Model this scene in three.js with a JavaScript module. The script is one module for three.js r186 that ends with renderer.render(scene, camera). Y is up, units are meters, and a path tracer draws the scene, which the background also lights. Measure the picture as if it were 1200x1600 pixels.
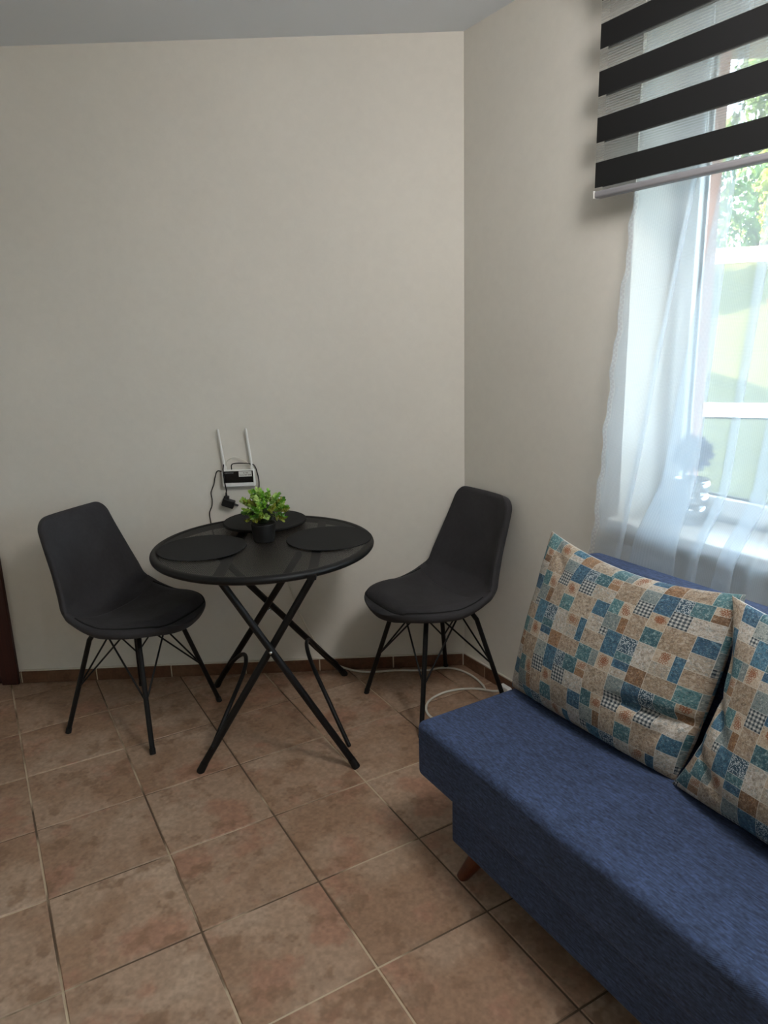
import * as THREE from 'three';
import { mergeGeometries } from 'three/addons/utils/BufferGeometryUtils.js';
import { RoundedBoxGeometry } from 'three/addons/geometries/RoundedBoxGeometry.js';

// ---------------------------------------------------------------- camera, sky, sun, exposure
const scene = new THREE.Scene();
const EYE = 1.4947;
const camera = new THREE.PerspectiveCamera(2 * Math.atan(800 / 1129.27) * 180 / Math.PI, 0.75, 0.05, 300);
camera.position.set(0, EYE, 0);
camera.rotation.set(-0.24761, -0.02499, -0.029453, 'YXZ');
scene.add(camera);
scene.background = new THREE.Color(0.68, 0.87, 1.0);
scene.backgroundIntensity = 4.6;
const sun = new THREE.DirectionalLight(new THREE.Color(1.0, 0.87, 0.62), 15);
sun.position.set(-70, 50, 45); sun.target.position.set(0, 0, 0);
sun.castShadow = true; sun.shadow.mapSize.set(2048, 2048);
Object.assign(sun.shadow.camera, { left: -45, right: 45, top: 45, bottom: -45, near: 1, far: 200 });
scene.add(sun, sun.target);
const EXPOSURE = 2.35;
const LAMP = { x: 0.72, z: -1.0, y: 2.3, r: 0.2, power: 1.6, color: new THREE.Color(1.0, 0.95, 0.9) };

// ---------------------------------------------------------------- helpers
function rngOf(seed) { let a = seed >>> 0; return () => { a = (a + 0x6D2B79F5) >>> 0; let t = a; t = Math.imul(t ^ (t >>> 15), t | 1); t ^= t + Math.imul(t ^ (t >>> 7), t | 61); return ((t ^ (t >>> 14)) >>> 0) / 4294967296; }; }
const rnd = rngOf(20240611);
const V = (x, y, z) => new THREE.Vector3(x, y, z);
const lerp = (a, b, t) => a + (b - a) * t, clamp = (x, a = 0, b = 1) => Math.min(b, Math.max(a, x));
const smooth = (a, b, x) => { const t = clamp((x - a) / (b - a)); return t * t * (3 - 2 * t); };
const used = {};
function numbered(n) { const k = used[n] = (used[n] ?? -1) + 1; return k ? n + '_' + String(k).padStart(3, '0') : n; }
function thing(name, label, category, pos = [0, 0, 0], turn = 0, group) {
  const o = new THREE.Group(); o.name = numbered(name); o.position.set(...pos); o.rotation.y = turn;
  o.userData = { label, category }; if (group) o.userData.group = group; scene.add(o); return o;
}
function part(name, geo, mat, parent) { const m = new THREE.Mesh(geo, mat); m.name = name; parent.add(m); return m; }
function structure(name, geo, mat) { const m = geo ? new THREE.Mesh(geo, mat) : new THREE.Group(); m.name = name; m.userData.kind = 'structure'; scene.add(m); return m; }
const merge = (a) => mergeGeometries(a.map((g) => { g = g.index ? g.toNonIndexed() : g; for (const k of Object.keys(g.attributes)) if (!['position', 'normal', 'uv'].includes(k)) g.deleteAttribute(k); return g; }), false);
function box(w, h, d, x = 0, y = 0, z = 0, r = 0) { const g = r ? new RoundedBoxGeometry(w, h, d, 3, r) : new THREE.BoxGeometry(w, h, d); g.translate(x, y, z); return g; }
function rod(a, b, r, r2 = r, seg = 14) {
  const d = b.clone().sub(a), g = new THREE.CylinderGeometry(r2, r, d.length(), seg);
  g.applyQuaternion(new THREE.Quaternion().setFromUnitVectors(V(0, 1, 0), d.clone().normalize())); g.translate((a.x + b.x) / 2, (a.y + b.y) / 2, (a.z + b.z) / 2); return g;
}
function ball(p, r, n = 10) { const g = new THREE.SphereGeometry(r, n, n - 2); g.translate(p.x, p.y, p.z); return g; }
function tube(pts, r, n = 60, seg = 10, tension = 0.5) {
  const c = new THREE.CatmullRomCurve3(pts.map((p) => (Array.isArray(p) ? V(...p) : p)), false, 'catmullrom', tension);
  return merge([new THREE.TubeGeometry(c, n, r, seg), ball(c.getPoint(0), r * 0.999, seg), ball(c.getPoint(1), r * 0.999, seg)]);
}
const lathe = (pts, n = 48) => new THREE.LatheGeometry(pts.map((p) => new THREE.Vector2(...p)), n);
function grid(nu, nv, f, uvf) {   // a surface of (nu+1) x (nv+1) points
  const pos = [], uv = [], idx = [];
  for (let j = 0; j <= nv; j++) for (let i = 0; i <= nu; i++) { const p = f(i / nu, j / nv); pos.push(p.x, p.y, p.z); uv.push(...(uvf ? uvf(i / nu, j / nv) : [i / nu, j / nv])); }
  for (let j = 0; j < nv; j++) for (let i = 0; i < nu; i++) { const a = j * (nu + 1) + i, b = a + 1, c = a + nu + 1, d = c + 1; idx.push(a, b, d, a, d, c); }
  const g = new THREE.BufferGeometry(); g.setAttribute('position', new THREE.Float32BufferAttribute(pos, 3)); g.setAttribute('uv', new THREE.Float32BufferAttribute(uv, 2)); g.setIndex(idx); g.computeVertexNormals(); return g;
}
// noise: periodic value noise with octaves, 0..1
function noiseField(seed) {
  const r = rngOf(seed), t = new Float32Array(65536); for (let i = 0; i < 65536; i++) t[i] = r();
  return (x, y, p) => { const xi = Math.floor(x), yi = Math.floor(y), fx = x - xi, fy = y - yi, u = fx * fx * (3 - 2 * fx), v = fy * fy * (3 - 2 * fy), w = (a, b) => t[(((a % p) + p) % p) + 256 * (((b % p) + p) % p)]; return lerp(lerp(w(xi, yi), w(xi + 1, yi), u), lerp(w(xi, yi + 1), w(xi + 1, yi + 1), u), v); };
}
function fbm(nf, x, y, p, oct = 5, gain = 0.5) { let s = 0, a = 1, n = 0; for (let o = 0; o < oct && p <= 256; o++) { s += a * nf(x * p, y * p, p); n += a; a *= gain; p *= 2; } return s / n; }
function texture(size, f, srgb = true, rx = 1, ry = 1, h = size) {   // f(u, v) -> [r, g, b] 0..255
  const d = new Uint8Array(size * h * 4);
  for (let y = 0; y < h; y++) for (let x = 0; x < size; x++) { const c = f(x / size, y / h), k = (y * size + x) * 4; d[k] = clamp(c[0], 0, 255); d[k + 1] = clamp(c[1], 0, 255); d[k + 2] = clamp(c[2], 0, 255); d[k + 3] = 255; }
  const t = new THREE.DataTexture(d, size, h, THREE.RGBAFormat); t.wrapS = t.wrapT = THREE.RepeatWrapping; t.magFilter = THREE.LinearFilter; t.minFilter = THREE.LinearMipmapLinearFilter; t.generateMipmaps = true;
  if (srgb) t.colorSpace = THREE.SRGBColorSpace; t.repeat.set(rx, ry); t.needsUpdate = true; return t;
}
const std = (o) => new THREE.MeshStandardMaterial(o), phys = (o) => new THREE.MeshPhysicalMaterial(o);
const N1 = noiseField(11), N2 = noiseField(23), N3 = noiseField(37), N4 = noiseField(51);
const mixc = (a, b, t) => [lerp(a[0], b[0], t), lerp(a[1], b[1], t), lerp(a[2], b[2], t)];

// ---------------------------------------------------------------- the room's plan
const BZ = -3.0196, KX = 0.4235, TH = 61 * Math.PI / 180, TURN = -TH;
const DX = Math.cos(TH), DZ = Math.sin(TH);
const W = (s, h, w) => V(KX + s * DX - w * DZ, h, BZ + s * DZ + w * DX);   // window-wall coordinates: along, up, into the room
const Wa = (s, h, w) => W(s, h, w).toArray();
const LX = -3.2, RZ = 2.45, SEND = 4.3, END = W(SEND, 0, 0);
const ROOM = [[LX, BZ], [KX, BZ], [END.x, END.z], [END.x, RZ], [LX, RZ]];

// ---------------------------------------------------------------- surface materials
const plasterBump = texture(512, (u, v) => { const a = fbm(N1, u, v, 16, 4, 0.6), b = fbm(N2, u, v, 64, 2); const g = 255 * (0.6 * a + 0.4 * b); return [g, g, g]; }, false);
const wallTone = texture(512, (u, v) => { const a = fbm(N3, u, v, 3, 5) - 0.5, b = fbm(N4, u, v, 40, 3) - 0.5; const k = 1 + 0.03 * a + 0.02 * b; return [222 * k, 218 * k, 209 * k]; });
const wallMat = std({ map: wallTone, bumpMap: plasterBump, bumpScale: 0.0007, roughness: 0.92 });
const ceilMat = std({ color: '#e2e8ee', bumpMap: plasterBump, bumpScale: 0.001, roughness: 0.95 });
const tileMap = texture(1024, (u, v) => {
  const a = fbm(N1, u, v, 5, 6, 0.62), b = fbm(N2, u, v, 9, 6, 0.6), c = fbm(N3, u, v, 128, 2), e = fbm(N4, u, v, 24, 4, 0.6);
  let k = mixc([190, 160, 136], [172, 138, 112], smooth(0.38, 0.66, a));
  k = mixc(k, [184, 136, 112], 0.7 * smooth(0.53, 0.7, b));
  k = mixc(k, [204, 180, 158], 0.5 * smooth(0.52, 0.7, fbm(N4, u + 0.37, v + 0.11, 6, 5)));
  k = mixc(k, [136, 104, 80], 0.5 * smooth(0.56, 0.76, e));
  const s = 0.9 + 0.2 * c; return [k[0] * s, k[1] * s, k[2] * s];
});
const tileBump = texture(512, (u, v) => { const g = 255 * fbm(N2, u, v, 20, 4, 0.6); return [g, g, g]; }, false);
const tileMats = [0, 1, 2, 3].map((i) => std({ map: tileMap, color: new THREE.Color().setScalar([0.8, 0.76, 0.78, 0.74][i]), bumpMap: tileBump, bumpScale: 0.0012, roughness: 0.55 }));
const groutMat = std({ map: texture(256, (u, v) => { const k = mixc([196, 178, 152], [96, 80, 64], smooth(0.36, 0.58, fbm(N3, u, v, 4, 5))); return k; }), roughness: 0.95 });
const skirtMat = std({ map: tileMap, color: '#94806f', bumpMap: tileBump, bumpScale: 0.001, roughness: 0.6 });
const blackMetal = phys({ color: '#07080a', roughness: 0.5, specularIntensity: 0.7 });
const darkWood = std({ map: texture(256, (u, v) => { const g = fbm(N1, u, v * 0.125, 16, 4); return mixc([70, 24, 12], [40, 12, 6], g); }), roughness: 0.45 });

// ---------------------------------------------------------------- floor of clay tiles
function clip(poly, a, b) {   // keep the left side of a->b
  const side = (p) => (b[0] - a[0]) * (p[1] - a[1]) - (b[1] - a[1]) * (p[0] - a[0]), out = [];
  poly.forEach((p, i) => { const q = poly[(i + 1) % poly.length], sp = side(p), sq = side(q); if (sp >= 0) out.push(p); if ((sp >= 0) !== (sq >= 0)) { const t = sp / (sp - sq); out.push([lerp(p[0], q[0], t), lerp(p[1], q[1], t)]); } });
  return out;
}
function slab(poly, top, bottom, bevel, uvOff) {   // polygon in (x, z), seen from above
  const cx = poly.reduce((s, p) => s + p[0], 0) / poly.length, cz = poly.reduce((s, p) => s + p[1], 0) / poly.length;
  const inner = poly.map(([x, z]) => { const l = Math.hypot(x - cx, z - cz); const k = Math.max(0, 1 - 1.4 * bevel / l); return [cx + (x - cx) * k, cz + (z - cz) * k]; });
  const pos = [], uv = [], tri = (...ps) => ps.forEach((p) => { pos.push(...p); uv.push(p[0] * 0.8 + uvOff[0], p[2] * 0.8 + uvOff[1]); });
  const n = poly.length, P = (p, y) => [p[0], y, p[1]];
  for (let i = 0; i < n; i++) {
    const j = (i + 1) % n;
    tri([cx, top, cz], P(inner[j], top), P(inner[i], top));
    tri(P(inner[i], top), P(inner[j], top), P(poly[j], top - bevel)); tri(P(inner[i], top), P(poly[j], top - bevel), P(poly[i], top - bevel));
    tri(P(poly[i], top - bevel), P(poly[j], top - bevel), P(poly[j], bottom)); tri(P(poly[i], top - bevel), P(poly[j], bottom), P(poly[i], bottom));
  }
  const g = new THREE.BufferGeometry(); g.setAttribute('position', new THREE.Float32BufferAttribute(pos, 3)); g.setAttribute('uv', new THREE.Float32BufferAttribute(uv, 2)); g.computeVertexNormals(); return g;
}
const floorShape = new THREE.Shape(ROOM.map(([x, z]) => new THREE.Vector2(x, -z)));
const floorGeo = new THREE.ExtrudeGeometry(floorShape, { depth: 0.1, bevelEnabled: false }); floorGeo.rotateX(-Math.PI / 2); floorGeo.translate(0, -0.103, 0);
const floor = structure('floor', floorGeo, groutMat);
{
  const T = 0.333, g = 0.0028, u = [0.88085, -0.4734], v = [0.4734, 0.88085], o = [-1.22983, -2.28309];
  for (let i = -12; i < 20; i++) for (let j = -9; j < 20; j++) {
    const at = (a, b) => [o[0] + u[0] * T * a + v[0] * T * b, o[1] + u[1] * T * a + v[1] * T * b], e = g / T;
    let p = [at(i + e, j + e), at(i + 1 - e, j + e), at(i + 1 - e, j + 1 - e), at(i + e, j + 1 - e)];
    for (let k = 0; k < ROOM.length && p.length; k++) p = clip(p, ROOM[k], ROOM[(k + 1) % ROOM.length]);
    if (p.length < 3) continue;
    const area = Math.abs(p.reduce((s, q, k) => s + q[0] * p[(k + 1) % p.length][1] - q[1] * p[(k + 1) % p.length][0], 0)) / 2;
    if (area < 0.001) continue;
    part('floor_tile', slab(p, (rnd() - 0.5) * 0.0008, -0.008, 0.002, [rnd() * 3, rnd() * 3]), tileMats[Math.floor(rnd() * 4)], floor);
  }
}

// ---------------------------------------------------------------- walls and ceiling
function wallGeo(outline, holes, depth) {
  const s = new THREE.Shape(outline.map((p) => new THREE.Vector2(...p)));
  for (const h of holes) s.holes.push(new THREE.Path(h.map((p) => new THREE.Vector2(...p))));
  return new THREE.ExtrudeGeometry(s, { depth, bevelEnabled: false });
}
const rect = (x0, y0, x1, y1) => [[x0, y0], [x1, y0], [x1, y1], [x0, y1]];
const TOP = 2.75, DOOR = [-2.52, -1.655, 2.06];
{
  const g = wallGeo([[LX - 0.25, -0.1], [DOOR[0], -0.1], [DOOR[0], DOOR[2]], [DOOR[1], DOOR[2]], [DOOR[1], -0.1], [KX, -0.1], [KX, TOP], [LX - 0.25, TOP]], [], 0.25); g.translate(0, 0, BZ - 0.25); structure('wall_back', g, wallMat);
}
const D2 = { s0: 2.3, s1: 4.22, h0: -0.02, h1: 2.42 };
const WIN = { s0: 0.84, s1: 2.1, h0: 0.845, h1: 2.38, frame: -0.19, depth: 0.26 };
{
  const g = wallGeo(rect(-0.15, -0.1, SEND + 0.3, TOP), [rect(WIN.s0, WIN.h0, WIN.s1, WIN.h1), rect(D2.s0, D2.h0, D2.s1, D2.h1)], WIN.depth); g.translate(0, 0, -WIN.depth);
  const m = structure('wall_right', g, wallMat); m.position.copy(W(0, 0, 0)); m.rotation.y = TURN;
  const g2 = wallGeo(rect(-0.3, -0.4, SEND + 0.5, 3.0), [rect(WIN.s0 + 0.045, WIN.h0 + 0.03, WIN.s1 - 0.045, WIN.h1 - 0.04), rect(D2.s0 + 0.02, D2.h0, D2.s1 - 0.02, D2.h1 - 0.02)], 0.07); g2.translate(0, 0, -WIN.depth - 0.075);
  const m2 = structure('wall_outside', g2, std({ map: texture(256, (u, v) => { const k = 0.9 + 0.2 * fbm(N2, u, v, 12, 4); return [196 * k, 138 * k, 112 * k]; }), bumpMap: plasterBump, bumpScale: 0.003, roughness: 0.95 }));
  m2.position.copy(W(0, 0, 0)); m2.rotation.y = TURN;
}
{
  const g = wallGeo(rect(BZ - 0.25, -0.1, RZ + 0.25, TOP), [], 0.25); g.rotateY(-Math.PI / 2); structure('wall_left', g, wallMat).position.set(LX, 0, 0);
}
{
  const g = wallGeo(rect(-RZ - 0.25, -0.1, -END.z + 0.1, TOP), [], 0.25); g.rotateY(Math.PI / 2); structure('wall_side', g, wallMat).position.set(END.x, 0, 0);
}
{
  const g = wallGeo(rect(LX - 0.25, -0.1, END.x + 0.25, TOP), [], 0.25); g.translate(0, 0, RZ); structure('wall_front', g, wallMat);
}
{
  const g = box(6.8, 0.22, 6.6, -0.6, 0.11, 2.9); const m = structure('ceiling', g, ceilMat); m.position.set(KX, 2.556, BZ); m.rotation.z = 0.0115;
}

// ---------------------------------------------------------------- skirting of cut tiles
function skirting(name, place, turn, runs) {
  const root = structure(name); root.position.copy(place); root.rotation.y = turn;
  for (const [a, b] of runs) {
    const g = box(b - a - 0.006, 0.055, 0.011, (a + b) / 2, 0.029, 0.0055, 0.002), p = g.attributes.position, uv = g.attributes.uv, ox = rnd() * 3, oy = rnd() * 3;
    for (let i = 0; i < p.count; i++) uv.setXY(i, p.getX(i) * 0.9 + ox, p.getY(i) * 0.9 + oy);
    part('skirting_tile', g, skirtMat, root);
  }
  const a = runs[0][0], b = runs[runs.length - 1][1];
  part('grout_line', box(b - a, 0.05, 0.007, (a + b) / 2, 0.027, 0.0035), std({ color: '#cdbfa8', roughness: 0.95 }), root);
  part('paint_edge', box(b - a, 0.007, 0.008, (a + b) / 2, 0.0595, 0.004, 0.002), std({ color: '#d6d0c4', roughness: 0.9 }), root);
}
{
  const r = [[-1.579, -1.57]]; for (let x = -1.57; x < KX - 0.02; x += 0.3335) r.push([x, Math.min(x + 0.3335, KX - 0.008)]);
  skirting('baseboard_back', V(0, 0, BZ), 0, r);
  const q = [[0.004, 0.156]]; for (let s = 0.156; s < SEND - 0.02; s += 0.3335) q.push([s, Math.min(s + 0.3335, SEND - 0.01)]);
  skirting('baseboard_right', W(0, 0, 0), TURN, q);
}

// ---------------------------------------------------------------- door in the back wall, at the left edge of the frame
{
  const root = structure('door_1'); root.position.set(0, 0, BZ);
  for (const [a, b] of [[DOOR[1], -1.58], [DOOR[0] - 0.075, DOOR[0]]]) part('casing', box(b - a, 2.135, 0.022, (a + b) / 2, 1.0675, 0.0115, 0.004), darkWood, root);
  part('casing', box(DOOR[1] - DOOR[0], 0.075, 0.022, (DOOR[0] + DOOR[1]) / 2, 2.0975, 0.0115, 0.004), darkWood, root);
  part('door_leaf', box(0.855, 2.045, 0.04, (DOOR[0] + DOOR[1]) / 2, 1.03, -0.07, 0.003), darkWood, root);
  part('threshold', box(DOOR[1] - DOOR[0], 0.06, 0.2, (DOOR[0] + DOOR[1]) / 2, -0.022, -0.1, 0.002), darkWood, root);
  part('door_stop', merge([box(0.03, 2.06, 0.1, DOOR[1] - 0.012, 1.03, -0.15), box(0.03, 2.06, 0.1, DOOR[0] + 0.012, 1.03, -0.15), box(0.86, 0.03, 0.1, (DOOR[0] + DOOR[1]) / 2, 2.045, -0.15)]), darkWood, root);
  part('handle', merge([rod(V(-1.74, 1.02, -0.05), V(-1.74, 1.02, 0), 0.009), rod(V(-1.74, 1.02, 0), V(-1.86, 1.02, 0), 0.008)]), std({ color: '#b9b9b4', metalness: 1, roughness: 0.3 }), root);
}

// ---------------------------------------------------------------- the window
const upvc = phys({ color: '#eef1f2', roughness: 0.32 }), gasket = std({ color: '#22282c', roughness: 0.7 });
const glass = phys({ color: '#ffffff', transmission: 1, thickness: 0, roughness: 0, ior: 1.45, specularIntensity: 0.8 });
const stoneMap = texture(512, (u, v) => { const a = fbm(N1, u, v, 6, 5), b = Math.abs(fbm(N2, u, v, 5, 5) - 0.5); const k = mixc([222, 220, 214], [176, 176, 172], 0.6 * smooth(0.4, 0.7, a) + 0.4 * (1 - smooth(0, 0.05, b))); return k; });
const stone = std({ map: stoneMap, roughness: 0.35 });
{
  const root = structure('window_1'); root.position.copy(W(0, 0, 0)); root.rotation.y = TURN;
  const { s0, s1 } = WIN, h0 = 0.875, h1 = WIN.h1, f = WIN.frame, mid = (s0 + s1) / 2;
  const bar = (name, x0, y0, x1, y1, z0, z1, r = 0.006, m = upvc) => part(name, box(x1 - x0, y1 - y0, z1 - z0, (x0 + x1) / 2, (y0 + y1) / 2, (z0 + z1) / 2, r), m, root);
  bar('window_frame', s0, h0, s0 + 0.04, h1, f - 0.07, f - 0.012); bar('window_frame', s1 - 0.04, h0, s1, h1, f - 0.07, f - 0.012);
  bar('window_frame', s0, h0, s1, h0 + 0.035, f - 0.07, f - 0.012); bar('window_frame', s0, h1 - 0.04, s1, h1, f - 0.07, f - 0.012);
  for (const [a, b] of [[s0 + 0.02, mid], [mid, s1 - 0.02]]) {
    const y0 = h0 + 0.02, y1 = h1 - 0.02, t = 0.055;
    bar('sash', a + 0.002, y0, a + t, y1, f - 0.055, f); bar('sash', b - t, y0, b - 0.002, y1, f - 0.055, f);
    bar('sash', a + t - 0.004, y0, b - t + 0.004, y0 + t, f - 0.055, f); bar('sash', a + t - 0.004, y1 - t, b - t + 0.004, y1, f - 0.055, f);
    for (const [x0, yy0, x1, yy1] of [[a + t, y0 + t, a + t + 0.006, y1 - t], [b - t - 0.006, y0 + t, b - t, y1 - t], [a + t, y0 + t, b - t, y0 + t + 0.006], [a + t, y1 - t - 0.006, b - t, y1 - t]]) bar('gasket', x0, yy0, x1, yy1, f - 0.036, f - 0.028, 0.001, gasket);
    part('pane', box(b - a - 2 * t, y1 - y0 - 2 * t, 0.004, (a + b) / 2, (y0 + y1) / 2, f - 0.034), glass, root);
  }
  part('window_handle', merge([box(0.028, 0.07, 0.012, mid - 0.028, 1.6, f + 0.006, 0.004), box(0.018, 0.12, 0.014, mid - 0.028, 1.55, f + 0.035, 0.005), rod(V(mid - 0.028, 1.6, f), V(mid - 0.028, 1.6, f + 0.035), 0.008)]), upvc, root);
  part('window_sill', box(s1 - s0 + 0.01, 0.034, 0.245, (s0 + s1) / 2 - 0.004, 0.858, -0.0725, 0.005), stone, root);
  part('outside_sill', box(s1 - s0 - 0.1, 0.02, 0.13, (s0 + s1) / 2, 0.872, -0.325, 0.003), stone, root);
}
// added glazed door out of view along the window wall, for more daylight
function glazed(name, x0, y0, x1, y1, place, turn) {
  const root = structure(name); root.position.copy(place); root.rotation.y = turn;
  const bar = (a, b, c, d) => part('frame', box(c - a, d - b, 0.06, (a + c) / 2, (b + d) / 2, 0, 0.006), upvc, root), mid = (x0 + x1) / 2;
  bar(x0, y0, x0 + 0.06, y1); bar(x1 - 0.06, y0, x1, y1); bar(x0, y1 - 0.06, x1, y1); bar(x0, y0, x1, y0 + 0.06); bar(mid - 0.04, y0 + 0.06, mid + 0.04, y1 - 0.06);
  for (const [a, b] of [[x0 + 0.06, mid - 0.04], [mid + 0.04, x1 - 0.06]]) part('pane', box(b - a, y1 - y0 - 0.12, 0.004, (a + b) / 2, (y0 + y1) / 2, 0), glass, root);
}
glazed('added_door_2', D2.s0, 0, D2.s1, D2.h1, W(0, 0, -0.2), TURN);

// ---------------------------------------------------------------- outdoors
const VE = V(0.45, 0, -0.893);   // the way the window looks out from the room
const VR = V(0.893, 0, 0.45);
const hill = (D) => D < 16.5 ? -0.15 : lerp(-0.15, 0.34, smooth(16.5, 20.5, D)) + (D > 20 ? 0.1 * (Math.min(D, 36.5) - 20) + 0.0092 * (Math.min(D, 36.5) - 20) ** 2 : 0);
const lawnMap = texture(512, (u, v) => { const a = fbm(N1, u, v, 8, 5, 0.6), b = fbm(N2, u, v, 96, 2); const k = mixc([46, 50, 18], [68, 68, 26], a); const s = 0.75 + 0.5 * b; return [k[0] * s, k[1] * s, k[2] * s]; });
const lawnMat = std({ map: lawnMap, bumpMap: plasterBump, bumpScale: 0.02, roughness: 1 });
const onHill = (D, R, up = 0) => VE.clone().multiplyScalar(D).addScaledVector(VR, R).setY(hill(D) + up);
{
  const g = grid(40, 90, (u, v) => { const D = lerp(-30, 75, v), R = lerp(-45, 45, u); return onHill(D, R, 0); }, (u, v) => [u * 30, v * 35]);
  structure('ground', g, lawnMat);
  const strip = (name, d0, d1, mat, n) => structure(name, merge([grid(30, n, (u, v) => onHill(lerp(d0, d1, v), lerp(-45, 45, u), 0.03), (u, v) => [u * 40, v * (d1 - d0) / 2])]), mat);
  strip('path_paved', 13.6, 16.0, std({ map: texture(256, (u, v) => { const k = 0.85 + 0.3 * fbm(N3, u, v, 10, 4); return [214 * k, 202 * k, 190 * k]; }), roughness: 0.95 }), 3);
  strip('road_gravel', 34.4, 36.4, std({ map: texture(256, (u, v) => { const k = 0.8 + 0.4 * fbm(N3, u, v, 24, 3); return [226 * k, 212 * k, 184 * k]; }), roughness: 0.95 }), 4);
}
structure('added_terrace', box(9, 0.08, 7, -1, -0.09, 6.4), std({ map: stoneMap, color: '#d9cfc0', roughness: 0.9 }));  // added pale paving out of view, meant to bounce daylight upward
structure('unseen_wing', box(12, 7.6, 13.5, -7.5, 3.6, -10.3), std({ map: texture(128, () => [206, 170, 146]), roughness: 0.95 }));  // house wing out of view, placed to shade the near lawn
{ const g = new THREE.ExtrudeGeometry(floorShape, { depth: 3.6, bevelEnabled: true, bevelThickness: 0.001, bevelSize: 0.3, bevelSegments: 1 }); g.rotateX(-Math.PI / 2); g.translate(0, 2.83, 0); structure('unseen_storey_above', g, std({ color: '#cba58c', roughness: 0.95 })); }  // upper storey out of view, raised so the house shades the lawn
{
  const bark = std({ color: '#5b4a3c', roughness: 1 });
  const kinds = [['#5f7a3a', 'dark green bushy tree at the top of the bank, its crown meeting the upper sash'], ['#8fa040', 'yellow-green tree catching the sun above the gravel road'], ['#6c8848', 'mid green tree behind the gravel road']];
  const leafMats = kinds.map(([c]) => phys({ color: c, roughness: 0.9, transmission: 0.35, thickness: 0, side: THREE.DoubleSide }));
  function tree(D, R, h, cr, kind, label) {
    const base = onHill(D, R, -0.1), root = thing('tree', label, 'tree', base.toArray(), 0);
    part('trunk', merge([rod(V(0, 0, 0), V(0.1, h * 0.6, 0), 0.22, 0.12), rod(V(0.1, h * 0.5, 0), V(0.9, h * 0.8, 0.3), 0.1, 0.05), rod(V(0.1, h * 0.45, 0), V(-0.8, h * 0.8, -0.2), 0.1, 0.05)]), bark, root);
    const r = rngOf(77 + D * 13 + R), pos = [], tmp = new THREE.Matrix4(), q = new THREE.Quaternion(), e = new THREE.Euler();
    const blobs = []; for (let i = 0; i < 16; i++) { const a = r() * 6.283, y = r(); blobs.push([V(Math.cos(a) * cr * 0.6 * r(), h * (0.12 + 0.8 * y), Math.sin(a) * cr * 0.6 * r()), cr * (0.3 + 0.25 * r())]); }
    for (let i = 0; i < 4200; i++) {
      const [c, b] = blobs[i % 16], a = r() * 6.283, z = 2 * r() - 1, k = b * (0.6 + 0.4 * r()), s = (0.12 + 0.14 * r()) * (0.5 + cr / 6), l = Math.sqrt(1 - z * z);
      tmp.compose(V(c.x + k * l * Math.cos(a), c.y + k * z, c.z + k * l * Math.sin(a)), q.setFromEuler(e.set(r() * 6, r() * 6, r() * 6)), V(s, s, s));
      const p = [[-1, 0], [0, -0.6], [1, 0], [0, 0.6]].map(([x, y]) => V(x, y, 0).applyMatrix4(tmp)); for (const k2 of [0, 1, 2, 0, 2, 3]) pos.push(p[k2].x, p[k2].y, p[k2].z);
    }
    const g = new THREE.BufferGeometry(); g.setAttribute('position', new THREE.Float32BufferAttribute(pos, 3)); g.computeVertexNormals();
    const cm = part('foliage', g, leafMats[kind], root); cm.userData.kind = 'stuff';
    return root;
  }
  tree(43, -3.2, 11, 3.4, 0, 'dark green bushy tree at the left, past the gravel road outside');
  tree(52, 1.0, 14, 4.5, 2, 'tall mid green tree furthest back outside the window');
  tree(39, 1.9, 4.8, 1.5, 1, 'small yellow-green sunlit tree just past the gravel road outside');
  tree(43.5, 3.6, 10.5, 2.6, 2, 'mid green tree standing behind the small yellow-green one outside');
  for (const [D, R] of [[23, -5.2], [28, -7.5]]) tree(D, R, 9.5, 3.2, 2, D === 23 ? 'unseen green tree on the bank, nearer of the two that shade the lawn' : 'unseen green tree on the bank, further of the two that shade the lawn');  // both trees stand out of view, placed to shade the upper lawn
  const sp = thing('sapling', 'thin bare sapling stem standing in the sunlit lawn outside', 'sapling', onHill(21, 1.05, -0.02).toArray());
  part('stem', tube([[0, 0, 0], [-0.05, 0.5, 0], [-0.18, 1.0, 0.02], [-0.3, 1.5, 0]], 0.03, 20, 6), bark, sp);
}

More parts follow.
